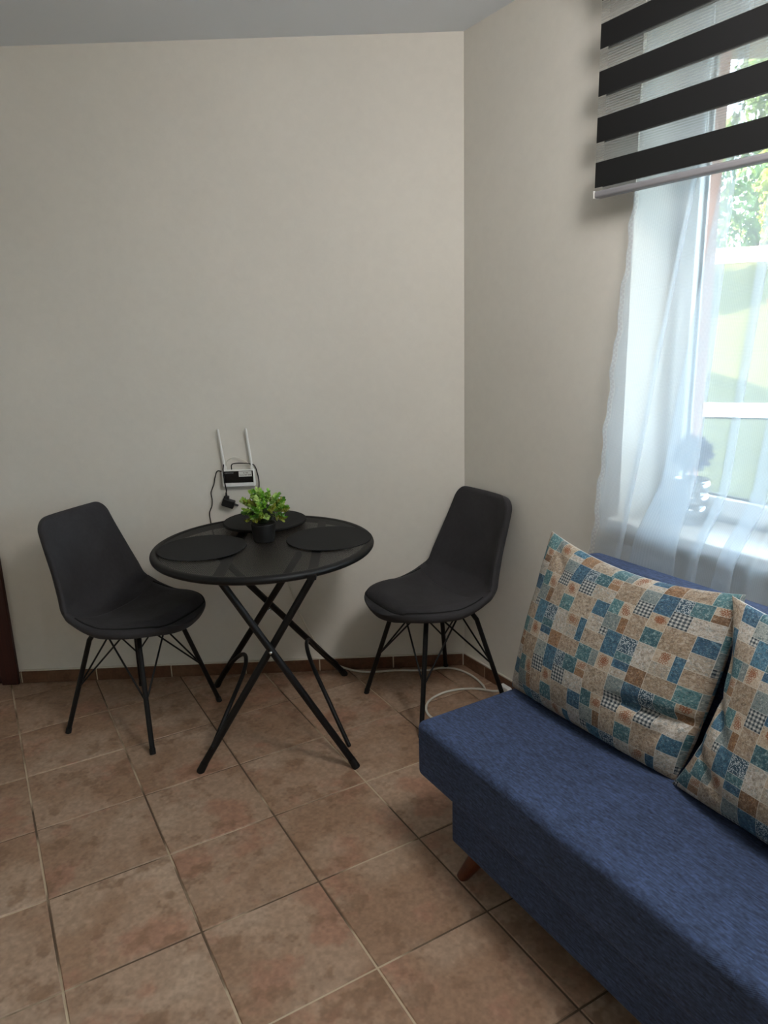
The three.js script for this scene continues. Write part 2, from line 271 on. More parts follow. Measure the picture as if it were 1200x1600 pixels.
// ---------------------------------------------------------------- zebra roller blind
{
  const root = thing('roller_blind', 'half-lowered black and sheer striped roller blind over the window', 'blind', Wa(0.76, 0, 0), TURN);
  const opaque = std({ color: '#08090a', roughness: 0.95 }), L = 1.44;
  const stripes = texture(8, (u, v) => { const t = (v * 8) % 1; const g = t < 0.5 ? 205 : 70; return [g, g, g]; }, false, 1, 1, 128);
  const sheer = phys({ color: '#a2a5a4', alphaMap: stripes, transparent: true, opacity: 0.5, transmission: 0.45, thickness: 0, roughness: 1, side: THREE.DoubleSide });
  const bands = [[1.8855, 1.955], [2.0085, 2.076], [2.1315, 2.197], [2.2545, 2.3185], [2.377, 2.44]];
  for (const [w, dx, dh] of [[0.085, 0, 0], [0.057, 0.004, 0.004]]) {
    let prev = 1.876;
    for (const [a, b] of bands) {
      part('opaque_band', box(L, b - a, 0.0012, L / 2 + dx, (a + b) / 2 + dh, w), opaque, root);
      const y0 = prev, y1 = a + dh; const g = new THREE.PlaneGeometry(L, y1 - y0); g.translate(L / 2 + dx, (y0 + y1) / 2, w); part('sheer_band', g, sheer, root); prev = b + dh;
    }
  }
  const gray = std({ color: '#8b8a8e', roughness: 0.5 });
  part('bottom_bar', box(L + 0.006, 0.02, 0.03, L / 2, 1.867, 0.071, 0.007), gray, root);
  part('end_cap', box(0.006, 0.022, 0.032, -0.004, 1.867, 0.071, 0.004), std({ color: '#c9c7c2', roughness: 0.5 }), root);
  part('headrail', box(L + 0.02, 0.08, 0.1, L / 2, 2.475, 0.07, 0.012), std({ color: '#26282a', roughness: 0.5 }), root);
  for (const s of [0.1, L - 0.1]) part('bracket', box(0.03, 0.05, 0.03, s, 2.475, 0.012), gray, root);
}

// ---------------------------------------------------------------- sheer curtain
{
  const root = thing('curtain', 'sheer white curtain hanging in loose folds over the window sill', 'curtain', Wa(0, 0, 0), TURN);
  const P = [   // along at h 1.85, along at h 0.85, depth offset
    [0.886, 0.786, 0], [0.906, 0.810, 0.002], [0.945, 0.835, 0.006], [1.03, 0.882, 0.008], [1.092, 0.921, 0.008], [1.094, 0.923, 0.003], [1.086, 0.914, 0], [1.074, 0.903, -0.002], [1.072, 0.902, -0.006],
    [1.10, 0.93, -0.008], [1.15, 0.99, -0.004], [1.185, 1.09, 0.008], [1.210, 1.158, 0.012], [1.2115, 1.16, 0.006], [1.195, 1.11, 0.001], [1.162, 1.015, -0.003], [1.16, 1.013, -0.008],
    [1.185, 1.07, -0.01], [1.225, 1.17, -0.01], [1.285, 1.22, 0], [1.333, 1.252, 0.012], [1.3345, 1.2535, 0.006], [1.32, 1.24, 0.001], [1.298, 1.222, -0.003], [1.297, 1.221, -0.008],
    [1.33, 1.26, -0.009], [1.40, 1.32, 0], [1.455, 1.365, 0.012], [1.4565, 1.3665, 0.006], [1.44, 1.34, 0.001], [1.415, 1.305, -0.003], [1.414, 1.304, -0.008]];
  for (let k = 0; k < 9; k++) { const s = 1.46 + k * 0.07; P.push([s, s - 0.08 + k * 0.008, -0.006], [s + 0.03, s - 0.045 + k * 0.008, 0.012]); }
  const curve = new THREE.CatmullRomCurve3(P.map((p) => V(...p)), false, 'centripetal');
  const baseW = (h) => lerp(0.094, 0.03, smooth(0.9, 1.84, h));
  const at = (q, h, off = 0) => {
    const c = curve.getPoint(clamp(q)), t = (h - 0.85) / 1.0; const flare = 0.06 * smooth(1.08, 0.82, h) * smooth(0.18, 0.3, q); const s = c.y - flare + (c.x - c.y) * Math.min(t, 1.12) * (t > 0 ? 1 : 1);
    const wr = (fbm(N1, q * 0.7, h * 0.13, 16, 3) - 0.5) * 0.006 * (h < 1.9 ? 1 : 0.3) + 0.004 * Math.sin(q * 60 + h * 5) * smooth(1.8, 0.9, h);
    const edge = q < 0.03 ? 0.004 * Math.sin(h * 31) + 0.003 * Math.sin(h * 73 + 1) : 0;
    const w = baseW(h) + c.z * 1.1 + wr + off; return V(s + edge + (baseW(h) - 0.06) * (2.4 - s) * 0.55, h, w);
  };
  const weave = texture(256, (u, v) => { const k = 0.5 + 0.25 * Math.sin(u * 2 * Math.PI * 64) + 0.25 * Math.sin(v * 2 * Math.PI * 64); const g = 235 + 20 * k; return [g, g, g]; });
  const voile = phys({ color: '#e6f1fb', map: weave, transparent: true, opacity: 0.39, transmission: 0.55, thickness: 0, roughness: 1, side: THREE.DoubleSide });
  const hemTex = texture(32, (u, v) => { const z = Math.abs(((v * 110 + (u < 0.5 ? 0 : 0.5)) % 1) - 0.5); const g = u < 0.15 || u > 0.85 || z < 0.2 ? 195 : 165; return [g, g, g]; }, false, 1, 1, 1024);
  const hemMat = phys({ color: '#d9dde4', alphaMap: hemTex, transparent: true, opacity: 0.66, transmission: 0.4, thickness: 0, roughness: 1, side: THREE.DoubleSide });
  const q1 = 1.0 / (P.length - 1);
  part('voile', grid(420, 110, (u, v) => at(lerp(q1 * 0.9, 1, u), lerp(0.70, 2.42, v)), (u, v) => [u * 8, v * 8]), voile, root);
  part('side_hem', grid(4, 200, (u, v) => at(u * q1, lerp(0.70, 2.42, v), 0.0005)), hemMat, root);
  part('bottom_hem', grid(420, 8, (u, v) => { const q = lerp(q1, 1, u); return at(q, lerp(0.70, 0.805 + 0.012 * Math.sin(q * 40), v), 0.004); }, (u, v) => [u * 8, v]), voile, root);
  part('rod', rod(V(0.87, 2.43, 0.026), V(2.1, 2.43, 0.026), 0.008), std({ color: '#d8d8d8', roughness: 0.4 }), root);
}

// ---------------------------------------------------------------- plant in the ribbed silver pot on the sill
{
  const root = thing('potted_topiary', 'round ball-shaped topiary plant in a ribbed shiny silver pot on the window sill', 'potted plant', Wa(1.02, 0.8755, -0.113));
  const prof = [[0.0, 0.0], [0.043, 0.0], [0.045, 0.006], [0.046, 0.014]];
  for (let k = 0; k < 3; k++) { const y0 = 0.02 + k * 0.04, R = [0.052, 0.056, 0.057][k]; for (let i = 0; i <= 12; i++) { const a = -1.25 + 2.5 * i / 12; prof.push([R - 0.013 + 0.016 * Math.cos(a), y0 + 0.019 + 0.0195 * Math.sin(a)]); } }
  prof.push([0.054, 0.1395], [0.050, 0.139], [0.047, 0.12], [0.045, 0.1], [0, 0.1]);
  part('pot', lathe(prof, 64), std({ color: '#a9adb3', metalness: 1, roughness: 0.12 }), root);
  part('soil', lathe([[0.0445, 0.101], [0.0, 0.103]], 24), std({ color: '#8d8f94', roughness: 1 }), root);
  part('stem', rod(V(0, 0.1, 0), V(0, 0.18, 0), 0.004), std({ color: '#4a3d33', roughness: 0.9 }), root);
  const gs = [], r = rngOf(5); gs.push(ball(V(0, 0.22, 0), 0.037, 24));
  for (let i = 0; i < 520; i++) { const z = 2 * r() - 1, a = r() * 6.283, l = Math.sqrt(1 - z * z), d = V(l * Math.cos(a), z, l * Math.sin(a)), k = 0.046 + 0.02 * r(); gs.push(rod(d.clone().multiplyScalar(0.036).add(V(0, 0.22, 0)), d.clone().multiplyScalar(k).add(V((r() - 0.5) * 0.01, 0.22 + (r() - 0.5) * 0.01, (r() - 0.5) * 0.01)), 0.0036, 0.0012, 4)); }
  const f = part('foliage', merge(gs), std({ color: '#4a4f78', roughness: 0.9 }), root); f.userData.kind = 'stuff';
}

// ---------------------------------------------------------------- sofa
const sofaMap = texture(1024, (u, v) => { const a = N1(u * 64, v * 256, 256), b = N2(u * 128, v * 128, 128), c = fbm(N3, u, v, 6, 4), d = N4(u * 32, v * 200, 256); const k = 0.62 + 0.34 * a + 0.2 * b + 0.22 * d + 0.14 * (c - 0.5); return [54 * k, 68 * k, 98 * k]; });
const sofaBump = texture(512, (u, v) => { const g = 128 + 60 * (N1(u * 128, v * 128, 128) - 0.5) + 50 * Math.sin(u * 400) * Math.sin(v * 400); return [g, g, g]; }, false, 3, 3);
const sofaMat = phys({ map: sofaMap, bumpMap: sofaBump, bumpScale: 0.0008, roughness: 0.95, sheen: 0.25, sheenColor: new THREE.Color('#6f8fc8'), sheenRoughness: 0.6 });
function uvBox(g, k) {   // uv in metres from the main facing of each triangle
  g = g.index ? g.toNonIndexed() : g; const p = g.attributes.position, n = g.attributes.normal, uv = new Float32Array(p.count * 2);
  for (let i = 0; i < p.count; i += 3) { const ax = Math.abs(n.getX(i) + n.getX(i + 1) + n.getX(i + 2)), ay = Math.abs(n.getY(i) + n.getY(i + 1) + n.getY(i + 2)), az = Math.abs(n.getZ(i) + n.getZ(i + 1) + n.getZ(i + 2)); for (let j = i; j < i + 3; j++) { const [a, b] = ay >= ax && ay >= az ? [p.getX(j), p.getZ(j)] : ax >= az ? [p.getZ(j), p.getY(j)] : [p.getX(j), p.getY(j)]; uv[2 * j] = a * k; uv[2 * j + 1] = b * k; } }
  g.setAttribute('uv', new THREE.BufferAttribute(uv, 2)); return g;
}
function cushion(w, h, d, r, crown) {
  const g = new RoundedBoxGeometry(w, h, d, 6, r), p = g.attributes.position;
  // finer box: subdivide by hand for the crown
  for (let i = 0; i < p.count; i++) { const x = p.getX(i), y = p.getY(i); if (y > 0) p.setY(i, y + crown * (1 - (2 * x / w) ** 6) * 0); }
  return uvBox(g, 1.6);
}
{
  const root = thing('sofa', 'blue fabric sofa bed without arms, standing under the window', 'sofa', Wa(0.9, 0, 0), TURN);
  const L = 1.95, base = cushion(L - 0.24, 0.155, 0.59, 0.012, 0); base.translate(L / 2, 0.178, 0.522);
  part('base', base, sofaMat, root);
  const seat = cushion(L, 0.172, 0.64, 0.022, 0); seat.translate(L / 2, 0.344, 0.53); part('seat', seat, sofaMat, root);
  const back = cushion(L, 0.37, 0.15, 0.045, 0); back.rotateX(-0.1); back.translate(L / 2, 0.628, 0.245); part('backrest', back, sofaMat, root);
  const rail = cushion(L - 0.3, 0.28, 0.05, 0.01, 0); rail.translate(L / 2, 0.3, 0.185); part('back_frame', rail, sofaMat, root);
  const wood = std({ map: texture(128, (u, v) => mixc([104, 52, 26], [66, 30, 14], fbm(N1, u, v, 8, 3))), roughness: 0.4 });
  for (const [s, w, ds, dw] of [[0.2, 0.76, -0.045, 0.045], [L - 0.2, 0.76, 0.045, 0.045], [0.2, 0.3, -0.045, -0.04], [L - 0.2, 0.3, 0.045, -0.04]]) part('leg', rod(V(s + ds, 0.0, w + dw), V(s, 0.104, w), 0.016, 0.029, 20), wood, root);
}

// ---------------------------------------------------------------- patchwork pillows
const PRINT = (() => {
  const S = 1536, cv = document.createElement('canvas'); cv.width = cv.height = S; const x = cv.getContext('2d'), r = rngOf(99);
  const cell = S / 24;   // 24 half-patches across
  const put = (u, v, w, h, kind) => {
    const X = u * cell, Y = v * cell, w2 = w * cell, h2 = h * cell; x.save(); x.beginPath(); x.rect(X, Y, w2, h2); x.clip();
    const base = { blue: ['#3f6f8a', '#4f839c', '#386380'], teal: ['#4d7c85', '#5b8d92', '#3c6c78'], tan: ['#bfa88f', '#b39c82', '#c6b39c'], cream: ['#d2c6b5', '#c6b9a6', '#dad0c2'], brown: ['#97714f', '#86664a', '#a5805f'], check: ['#e6e3da'], lace: ['#33566b'], grey: ['#8d9a98', '#a2aba5'], floral: ['#d8c4ac', '#ccb89e'] }[kind];
    x.fillStyle = base[Math.floor(r() * base.length)]; x.fillRect(X, Y, w2, h2);
    const blot = (n, cols, a, s) => { for (let i = 0; i < n; i++) { x.globalAlpha = a * (0.4 + 0.6 * r()); x.fillStyle = cols[Math.floor(r() * cols.length)]; x.beginPath(); x.ellipse(X + r() * w2, Y + r() * h2, s * (0.3 + r()) * cell, s * (0.2 + 0.6 * r()) * cell, r() * 3, 0, 6.3); x.fill(); } x.globalAlpha = 1; };
    const A = w * h;
    if (kind === 'blue') blot(22 * A, ['#28526e', '#86b4c6', '#1b3d50', '#5d8598'], 0.45, 0.2);
    if (kind === 'teal') blot(18 * A, ['#c9d8d4', '#24505f', '#e4ebe4'], 0.45, 0.16);
    if (kind === 'tan') blot(34 * A, ['#8c7660', '#e6dac8', '#a08870', '#75685a', '#ddcdb6'], 0.42, 0.2);
    if (kind === 'cream') blot(26 * A, ['#ffffff', '#a89682', '#97a8aa', '#8f8678'], 0.42, 0.18);
    if (kind === 'brown') blot(16 * A, ['#6b4526', '#c98f5e', '#d8b896'], 0.45, 0.18);
    if (kind === 'grey') blot(18 * A, ['#56707a', '#d4d8cf', '#3f5a66'], 0.45, 0.14);
    if (kind === 'floral') { blot(14 * A, ['#b0906f', '#efe3d2'], 0.3, 0.2); for (let k = 0; k < 2 * A / 2; k++) { const fx = X + (0.25 + 0.5 * r()) * w2, fy = Y + (0.25 + 0.5 * r()) * h2; x.strokeStyle = '#a0603c'; x.lineWidth = cell * 0.05; for (let p = 0; p < 7; p++) { const a = p * 0.9; x.beginPath(); x.ellipse(fx + Math.cos(a) * cell * 0.28, fy + Math.sin(a) * cell * 0.28, cell * 0.18, cell * 0.12, a, 0, 6.3); x.stroke(); } } }
    if (kind === 'check') { x.fillStyle = '#20323f'; const q = cell / 4.5; for (let i = 0; i < w2 / q; i++) for (let j = 0; j < h2 / q; j++) { if ((i % 2 === 0) && (j % 2 === 0)) { x.globalAlpha = 1; x.fillRect(X + i * q, Y + j * q, q, q); } else if ((i % 2 === 0) !== (j % 2 === 0)) { x.globalAlpha = 0.45; x.fillRect(X + i * q, Y + j * q, q, q); } } x.globalAlpha = 1; }
    if (kind === 'lace') { for (let i = 0; i < 60 * A; i++) { x.fillStyle = '#dfe8ea'; x.beginPath(); x.arc(X + r() * w2, Y + r() * h2, cell * 0.045, 0, 6.3); x.fill(); } }
    for (let i = 0; i < 90 * A; i++) { x.globalAlpha = 0.3; x.fillStyle = r() < 0.5 ? '#fff8ee' : '#4a4038'; x.fillRect(X + r() * w2, Y + r() * h2, cell * 0.14 * r(), cell * 0.05); } x.globalAlpha = 1;
    x.strokeStyle = 'rgba(240,234,222,0.85)'; x.lineWidth = cell * 0.05; x.strokeRect(X, Y, w2, h2); x.restore();
  };
  // one motif of 12 x 12 half-patches, laid out like the print and repeated
  const motif = [[0, 0, 3, 2, 'tan'], [3, 0, 2, 2, 'teal'], [5, 0, 1, 2, 'grey'], [6, 0, 2, 2, 'floral'], [8, 0, 2, 1, 'blue'], [8, 1, 2, 1, 'cream'], [10, 0, 2, 2, 'brown'],
    [0, 2, 1.5, 2, 'lace'], [1.5, 2, 2, 2, 'teal'], [3.5, 2, 1.5, 1, 'floral'], [3.5, 3, 1.5, 1, 'brown'], [5, 2, 3, 3, 'tan'], [8, 2, 2, 2, 'grey'], [10, 2, 2, 3, 'blue'],
    [0, 4, 2, 2, 'check'], [2, 4, 3, 2, 'cream'], [5, 5, 1.5, 2, 'teal'], [6.5, 5, 1.5, 2, 'floral'], [8, 4, 2, 2, 'check'], [10, 5, 2, 2, 'floral'],
    [0, 6, 3, 3, 'tan'], [3, 6, 2, 2, 'blue'], [5, 7, 2, 2, 'grey'], [7, 7, 1, 2, 'brown'], [8, 6, 2, 3, 'tan'], [10, 7, 2, 2, 'teal'],
    [0, 9, 2, 1.5, 'floral'], [0, 10.5, 2, 1.5, 'cream'], [2, 9, 1, 3, 'blue'], [3, 8, 2, 2, 'cream'], [3, 10, 3, 2, 'tan'], [5, 9, 1, 1, 'check'], [6, 9, 2, 3, 'blue'], [8, 9, 2, 2, 'lace'], [8, 11, 2, 1, 'teal'], [10, 9, 2, 3, 'cream']];
  x.fillStyle = '#cdbda6'; x.fillRect(0, 0, S, S);
  for (const [ox, oy] of [[0, 0], [12, 0], [0, 12], [12, 12]]) for (const [a, b, w, h, k] of motif) put(ox + a, oy + b, w, h, k);
  const t = new THREE.CanvasTexture(cv); t.colorSpace = THREE.SRGBColorSpace; t.wrapS = t.wrapT = THREE.RepeatWrapping; return t;
})();
const pillowMat = phys({ map: PRINT, color: '#cfd0d2', bumpMap: sofaBump, bumpScale: 0.0004, roughness: 0.75, sheen: 0.15 });
function pillowGeo(TL, TR, BL, BR, thick, seed, folds, uvo, [pl, pr, pt, pb]) {   // corners in window-wall coordinates
  const n = V(0, 0, 0).crossVectors(TR.clone().sub(TL), TL.clone().sub(BL)).normalize();
  const nf = noiseField(seed);
  const f = (side) => (a, b) => {
    const un = Math.sin((a - 0.5) * Math.PI), vn = Math.sin((b - 0.5) * Math.PI);   // denser near the seams
        const u = un * (1 - (un > 0 ? pr : pl) * (1 - vn * vn) * Math.abs(un) ** 2), v = vn * (1 - (vn > 0 ? pt : pb) * (1 - un * un) * Math.abs(vn) ** 2);
    const p = BL.clone().multiplyScalar((1 - u) * (1 - v) / 4).addScaledVector(BR, (1 + u) * (1 - v) / 4).addScaledVector(TL, (1 - u) * (1 + v) / 4).addScaledVector(TR, (1 + u) * (1 + v) / 4);
    const edge = Math.max(0, (1 - un * un) * (1 - vn * vn));
    let t = thick * 0.5 * Math.pow(edge, 0.42) * (1 - 0.18 * vn);
    const wr = (nf((un + 1) * 3.1, (vn + 1) * 3.1, 64) - 0.5) * 0.012 + (nf((un + 1) * 7 + 9, (vn + 1) * 5, 64) - 0.5) * 0.006;
    t += wr * Math.pow(edge, 0.3) * (0.5 + Math.abs(un * vn) * 1.5);
    for (const [fu, fv, dir, len, amp, wd] of folds) { const du = un - fu, dv = vn - fv, along = du * Math.cos(dir) + dv * Math.sin(dir), across = -du * Math.sin(dir) + dv * Math.cos(dir); t -= amp * Math.exp(-(across * across) / (wd * wd)) * smooth(len, 0, Math.abs(along)) * (side > 0 ? 1 : 0.2); }
    return p.addScaledVector(n, side * Math.max(t, side > 0 ? -0.01 : 0));
  };
  const uv = (a, b) => { const un = Math.sin((a - 0.5) * Math.PI), vn = Math.sin((b - 0.5) * Math.PI); return [(un + 1) / 2 * 1.12 + uvo[0], (vn + 1) / 2 * 0.95 + uvo[1]]; };
  const front = grid(90, 80, f(1), uv), back = grid(60, 50, f(-1), (a, b) => [uv(1 - a, b)[0], uv(a, b)[1]]);
  const idx = back.index.array; for (let i = 0; i < idx.length; i += 3) { const k = idx[i]; idx[i] = idx[i + 1]; idx[i + 1] = k; } back.computeVertexNormals();
  return merge([front, back]);
}
{
  const a = thing('pillow', 'patchwork print pillow leaning on the sofa back at the end near the chair, seen whole', 'pillow', Wa(0, 0, 0), TURN, 'patchwork pillows on the sofa');
  part('cover', pillowGeo(V(0.872, 0.885, 0.325), V(1.50, 0.872, 0.315), V(0.905, 0.432, 0.50), V(1.475, 0.428, 0.485), 0.2, 3, [[0.72, -0.42, 0.15, 0.55, 0.03, 0.06], [0.85, -0.5, 1.2, 0.4, 0.012, 0.05], [-0.7, 0.75, 2.2, 0.4, 0.008, 0.05]], [0.1, 0.05], [0.03, -0.03, 0.17, 0.0]), pillowMat, a);
  const b = thing('pillow', 'patchwork print pillow cut off by the right edge, lapping over the other pillow', 'pillow', Wa(0, 0, 0), TURN, 'patchwork pillows on the sofa');
  part('cover', pillowGeo(V(1.485, 0.872, 0.345), V(2.10, 0.86, 0.33), V(1.478, 0.43, 0.5), V(2.07, 0.432, 0.52), 0.2, 8, [[-0.8, -0.1, 2.3, 0.5, 0.022, 0.06], [-0.72, -0.62, 2.5, 0.5, 0.014, 0.05], [-0.9, 0.35, 1.9, 0.4, 0.012, 0.05]], [0.55, 0.3], [0.2, 0.02, 0.14, 0.02]), pillowMat, b);
}

// ---------------------------------------------------------------- upholstered chairs
const velvetMap = texture(512, (u, v) => { const a = fbm(N1, u, v, 4, 5, 0.6), b = fbm(N2, u, v, 64, 2); const k = 0.72 + 0.5 * a + 0.12 * (b - 0.5); return [50 * k, 49 * k, 52 * k]; });
const velvet = phys({ map: velvetMap, bumpMap: plasterBump, bumpScale: 0.0006, roughness: 0.9, sheen: 0.6, sheenColor: new THREE.Color('#77767c'), sheenRoughness: 0.45, side: THREE.DoubleSide });
function chairShell() {
  const prof = new THREE.CatmullRomCurve3([V(0, 0.432, 0.262), V(0, 0.447, 0.22), V(0, 0.446, 0.1), V(0, 0.438, 0), V(0, 0.434, -0.09), V(0, 0.446, -0.15), V(0, 0.49, -0.195), V(0, 0.56, -0.218), V(0, 0.66, -0.24), V(0, 0.76, -0.262), V(0, 0.845, -0.282)], false, 'centripetal');
  const wAt = [[0, 0.235], [0.1, 0.238], [0.35, 0.237], [0.45, 0.232], [0.6, 0.216], [0.75, 0.194], [1, 0.166]];
  const width = (t) => { let i = 0; while (i < wAt.length - 2 && t > wAt[i + 1][0]) i++; const [a, x] = wAt[i], [b, y] = wAt[i + 1]; return lerp(x, y, (t - a) / (b - a)); };
  const LEN = prof.getLength();
  const place = (un, t, side) => {
    const c = prof.getPointAt(t), tg = prof.getTangentAt(t), n = V(0, tg.z, -tg.y).multiplyScalar(-1); if (t < 0.02 && n.y < 0) n.negate();
    const nn = V(0, -tg.z, tg.y).normalize();   // towards the sitter
    const f = t * LEN, bk = (1 - t) * LEN, RF = 0.235, RB = 0.055;
    let w = width(t); const round = (x, r, p) => Math.pow(1 - Math.pow(clamp(1 - x / r), p), 1 / p);
    if (f < RF) w *= lerp(0.0, 1, round(f, RF, 2.3)) || 0.0001;
    if (bk < RB) w = w - RB + RB * round(bk, RB, 2);
    const au = Math.abs(un), lift = lerp(0.018, 0.075, smooth(0.25, 0.5, t)) * lerp(1, 0.35, smooth(0.6, 1, t));
    const e = Math.min((1 - au) * w, f * 0.9, bk), rr = 0.02, th = 0.019 * Math.sqrt(Math.max(0, 1 - (1 - clamp(e / rr)) ** 2));
    return V(un * w, c.y, c.z).addScaledVector(nn, lift * Math.pow(au, 2.6) + side * th);
  };
  const ease = (a) => 0.5 - 0.5 * Math.cos(Math.PI * a), mk = (side) => grid(48, 90, (a, b) => place(2 * ease(a) - 1, ease(b), side), (a, b) => [a, b * 1.6]);
  const up = mk(1), dn = mk(-1); const idx = dn.index.array; for (let i = 0; i < idx.length; i += 3) { const k = idx[i]; idx[i] = idx[i + 1]; idx[i + 1] = k; } dn.computeVertexNormals();
  // the loose seat pad
  const pad = (side) => grid(40, 40, (a, b) => {
    const un = 2 * ease(a) - 1, tt = lerp(0.045, 0.415, ease(b)), au = Math.abs(un), e = Math.min(1 - au, (tt - 0.045) * 4.5, (0.415 - tt) * 4.5);
    const p = place(un * 0.9, tt, 1); const th = side > 0 ? 0.028 * Math.pow(clamp(e / 0.17), 0.45) * lerp(1, 0.6, b) - 0.002 : -0.005; p.y += th; return p;
  }, (a, b) => [a, b]);
  const p1 = pad(1), p2 = pad(-1); const ix = p2.index.array; for (let i = 0; i < ix.length; i += 3) { const k = ix[i]; ix[i] = ix[i + 1]; ix[i + 1] = k; } p2.computeVertexNormals();
  const seam = []; for (let i = 0; i <= 24; i++) seam.push(place(-0.91, lerp(0.41, 0.045, i / 24), 1)); for (let i = 1; i < 12; i++) seam.push(place(lerp(-0.91, 0.91, i / 12), 0.04, 1)); for (let i = 0; i <= 24; i++) seam.push(place(0.91, lerp(0.045, 0.41, i / 24), 1));
  return { shell: merge([up, dn]), pad: merge([p1, p2]), seam: tube(seam, 0.0038, 160, 8) };
}
const shellParts = chairShell(), grooveShadeMat = std({ color: '#0b0b0c', roughness: 1 });  // near-black tube standing in for the shaded groove around the pad
function makeChair(label, pos, turn) {
  const root = thing('dining_chair', label, 'chair', pos, turn, 'charcoal velvet chairs at the round table');
  part('shell', shellParts.shell, velvet, root); part('groove_shade', shellParts.seam, grooveShadeMat, part('seat_pad', shellParts.pad, velvet, root));
  const F = 0.2065, legs = [[-1, 1], [1, 1], [1, -1], [-1, -1]];
  for (const [sx, sz] of legs) {
    const top = V(sx * 0.06, 0.405, sz * 0.075), bend = V(sx * 0.115, 0.4, sz * 0.115), foot = V(sx * F, 0.008, sz * F);
    const k = bend.clone().lerp(foot, 0.08), leg = part('leg', merge([tube([top, bend.clone().lerp(top, 0.3), k], 0.0095, 16, 12), rod(k, foot, 0.0095), ball(k, 0.0095)]), blackMetal, root);
    part('foot_cap', rod(V(foot.x + 0.001 * sx, 0, foot.z + 0.001 * sz), foot.clone().lerp(bend, 0.03), 0.0112, 0.0112), std({ color: '#08090a', roughness: 0.7 }), leg);
    const low = bend.clone().lerp(foot, 0.56);
    for (const [ex, ez] of [[-0.35 * sx, sz], [sx, -0.35 * sz]]) part('wire_brace', rod(low, V(ex * 0.115, 0.405, ez * 0.115), 0.0036, 0.0036, 8), blackMetal, root);
  }
  part('mount_plate', merge([box(0.2, 0.008, 0.03, 0, 0.41, 0.09), box(0.2, 0.008, 0.03, 0, 0.41, -0.09), box(0.03, 0.008, 0.2, 0.09, 0.41, 0), box(0.03, 0.008, 0.2, -0.09, 0.41, 0)]), blackMetal, root);
  return root;
}
// forward is +z of the chair
makeChair('charcoal velvet chair left of the round table, its seat partly under the table top', [-0.92, 0, -2.67], Math.atan2(0.906, 0.42));
makeChair('charcoal velvet chair in the room corner, right of the round table', [0.255, 0, -2.71], Math.atan2(-0.87, 0.49));

// ---------------------------------------------------------------- folding round table
const TC = [-0.386, -2.597], TR = 0.41, TY = 0.74;
{
  const root = thing('folding_table', 'round black metal folding table with a perforated top', 'table', [TC[0], 0, TC[1]]);
  const loc = (x, y, z) => V(x - TC[0], y, z - TC[1]);
  const holes = texture(64, (u, v) => { const fx = (u * 2 + (Math.floor(v * 2) % 2 ? 0.5 : 0)) % 1 - 0.5, fy = (v * 2) % 1 - 0.5; const g = Math.max(Math.abs(fx) * 1.0, Math.abs(fy) * 0.9) < 0.17 ? 0 : 255; return [g, g, g]; }, false, 1, 1);
  holes.minFilter = THREE.LinearFilter; holes.generateMipmaps = false;
  const mesh = phys({ color: '#08090a', roughness: 0.55, alphaMap: holes, alphaTest: 0.5, side: THREE.DoubleSide });
  const top = new THREE.CircleGeometry(TR - 0.022, 96); top.rotateX(-Math.PI / 2); top.translate(0, TY - 0.004, 0);
  { const p = top.attributes.position, uv = top.attributes.uv; for (let i = 0; i < p.count; i++) uv.setXY(i, p.getX(i) / 0.011, p.getZ(i) / 0.011); }
  part('perforated_top', top, mesh, root);
  const rp = []; for (let i = 0; i <= 16; i++) { const a = -Math.PI / 2 + 2 * Math.PI * i / 16; rp.push([TR - 0.0165 + 0.0165 * Math.cos(a), TY - 0.014 + 0.014 * Math.sin(a)]); }
  part('rim', lathe(rp, 128), blackMetal, root);
  part('support_bar', box(0.03, 0.016, 0.74, -0.11, TY - 0.02, 0), blackMetal, root); part('support_bar', box(0.03, 0.016, 0.74, 0.2, TY - 0.02, 0), blackMetal, root);
  const R = 0.0125, legs = [[loc(-0.067, 0.005, -2.255), loc(-0.49, 0.715, -2.258)], [loc(-0.618, 0.005, -2.268), loc(-0.18, 0.715, -2.283)], [loc(-0.122, 0.005, -2.965), loc(-0.54, 0.715, -2.52)], [loc(-0.682, 0.005, -2.905), loc(-0.25, 0.715, -2.5)]];
  for (const [a, b] of legs) { const leg = part('leg', merge([rod(a, b, R, R, 18), ball(b, R)]), blackMetal, root); part('foot_cap', rod(a.clone().setY(0.0), a.clone().lerp(b, 0.04), R + 0.0015, R + 0.001, 18), std({ color: '#060707', roughness: 0.6 }), leg); }
  const chrome = std({ color: '#d9d9d9', metalness: 1, roughness: 0.25 });
  part('bolt', ball(loc(-0.337, 0.456, -2.2425), 0.006), chrome, root); part('bolt', ball(loc(-0.389, 0.45, -2.648), 0.006), chrome, root);
  part('link_rod', tube([loc(-0.092, 0.07, -2.285), loc(-0.155, 0.19, -2.36), loc(-0.225, 0.285, -2.5), loc(-0.25, 0.318, -2.6), loc(-0.243, 0.3, -2.68), loc(-0.215, 0.2, -2.8), loc(-0.155, 0.075, -2.93)], 0.008, 60, 10), blackMetal, root);
  part('link_rod', tube([loc(-0.565, 0.1, -2.262), loc(-0.52, 0.19, -2.36), loc(-0.487, 0.25, -2.52), loc(-0.488, 0.275, -2.6), loc(-0.52, 0.25, -2.68), loc(-0.585, 0.16, -2.8), loc(-0.66, 0.045, -2.9)], 0.008, 60, 10), blackMetal, root);
}
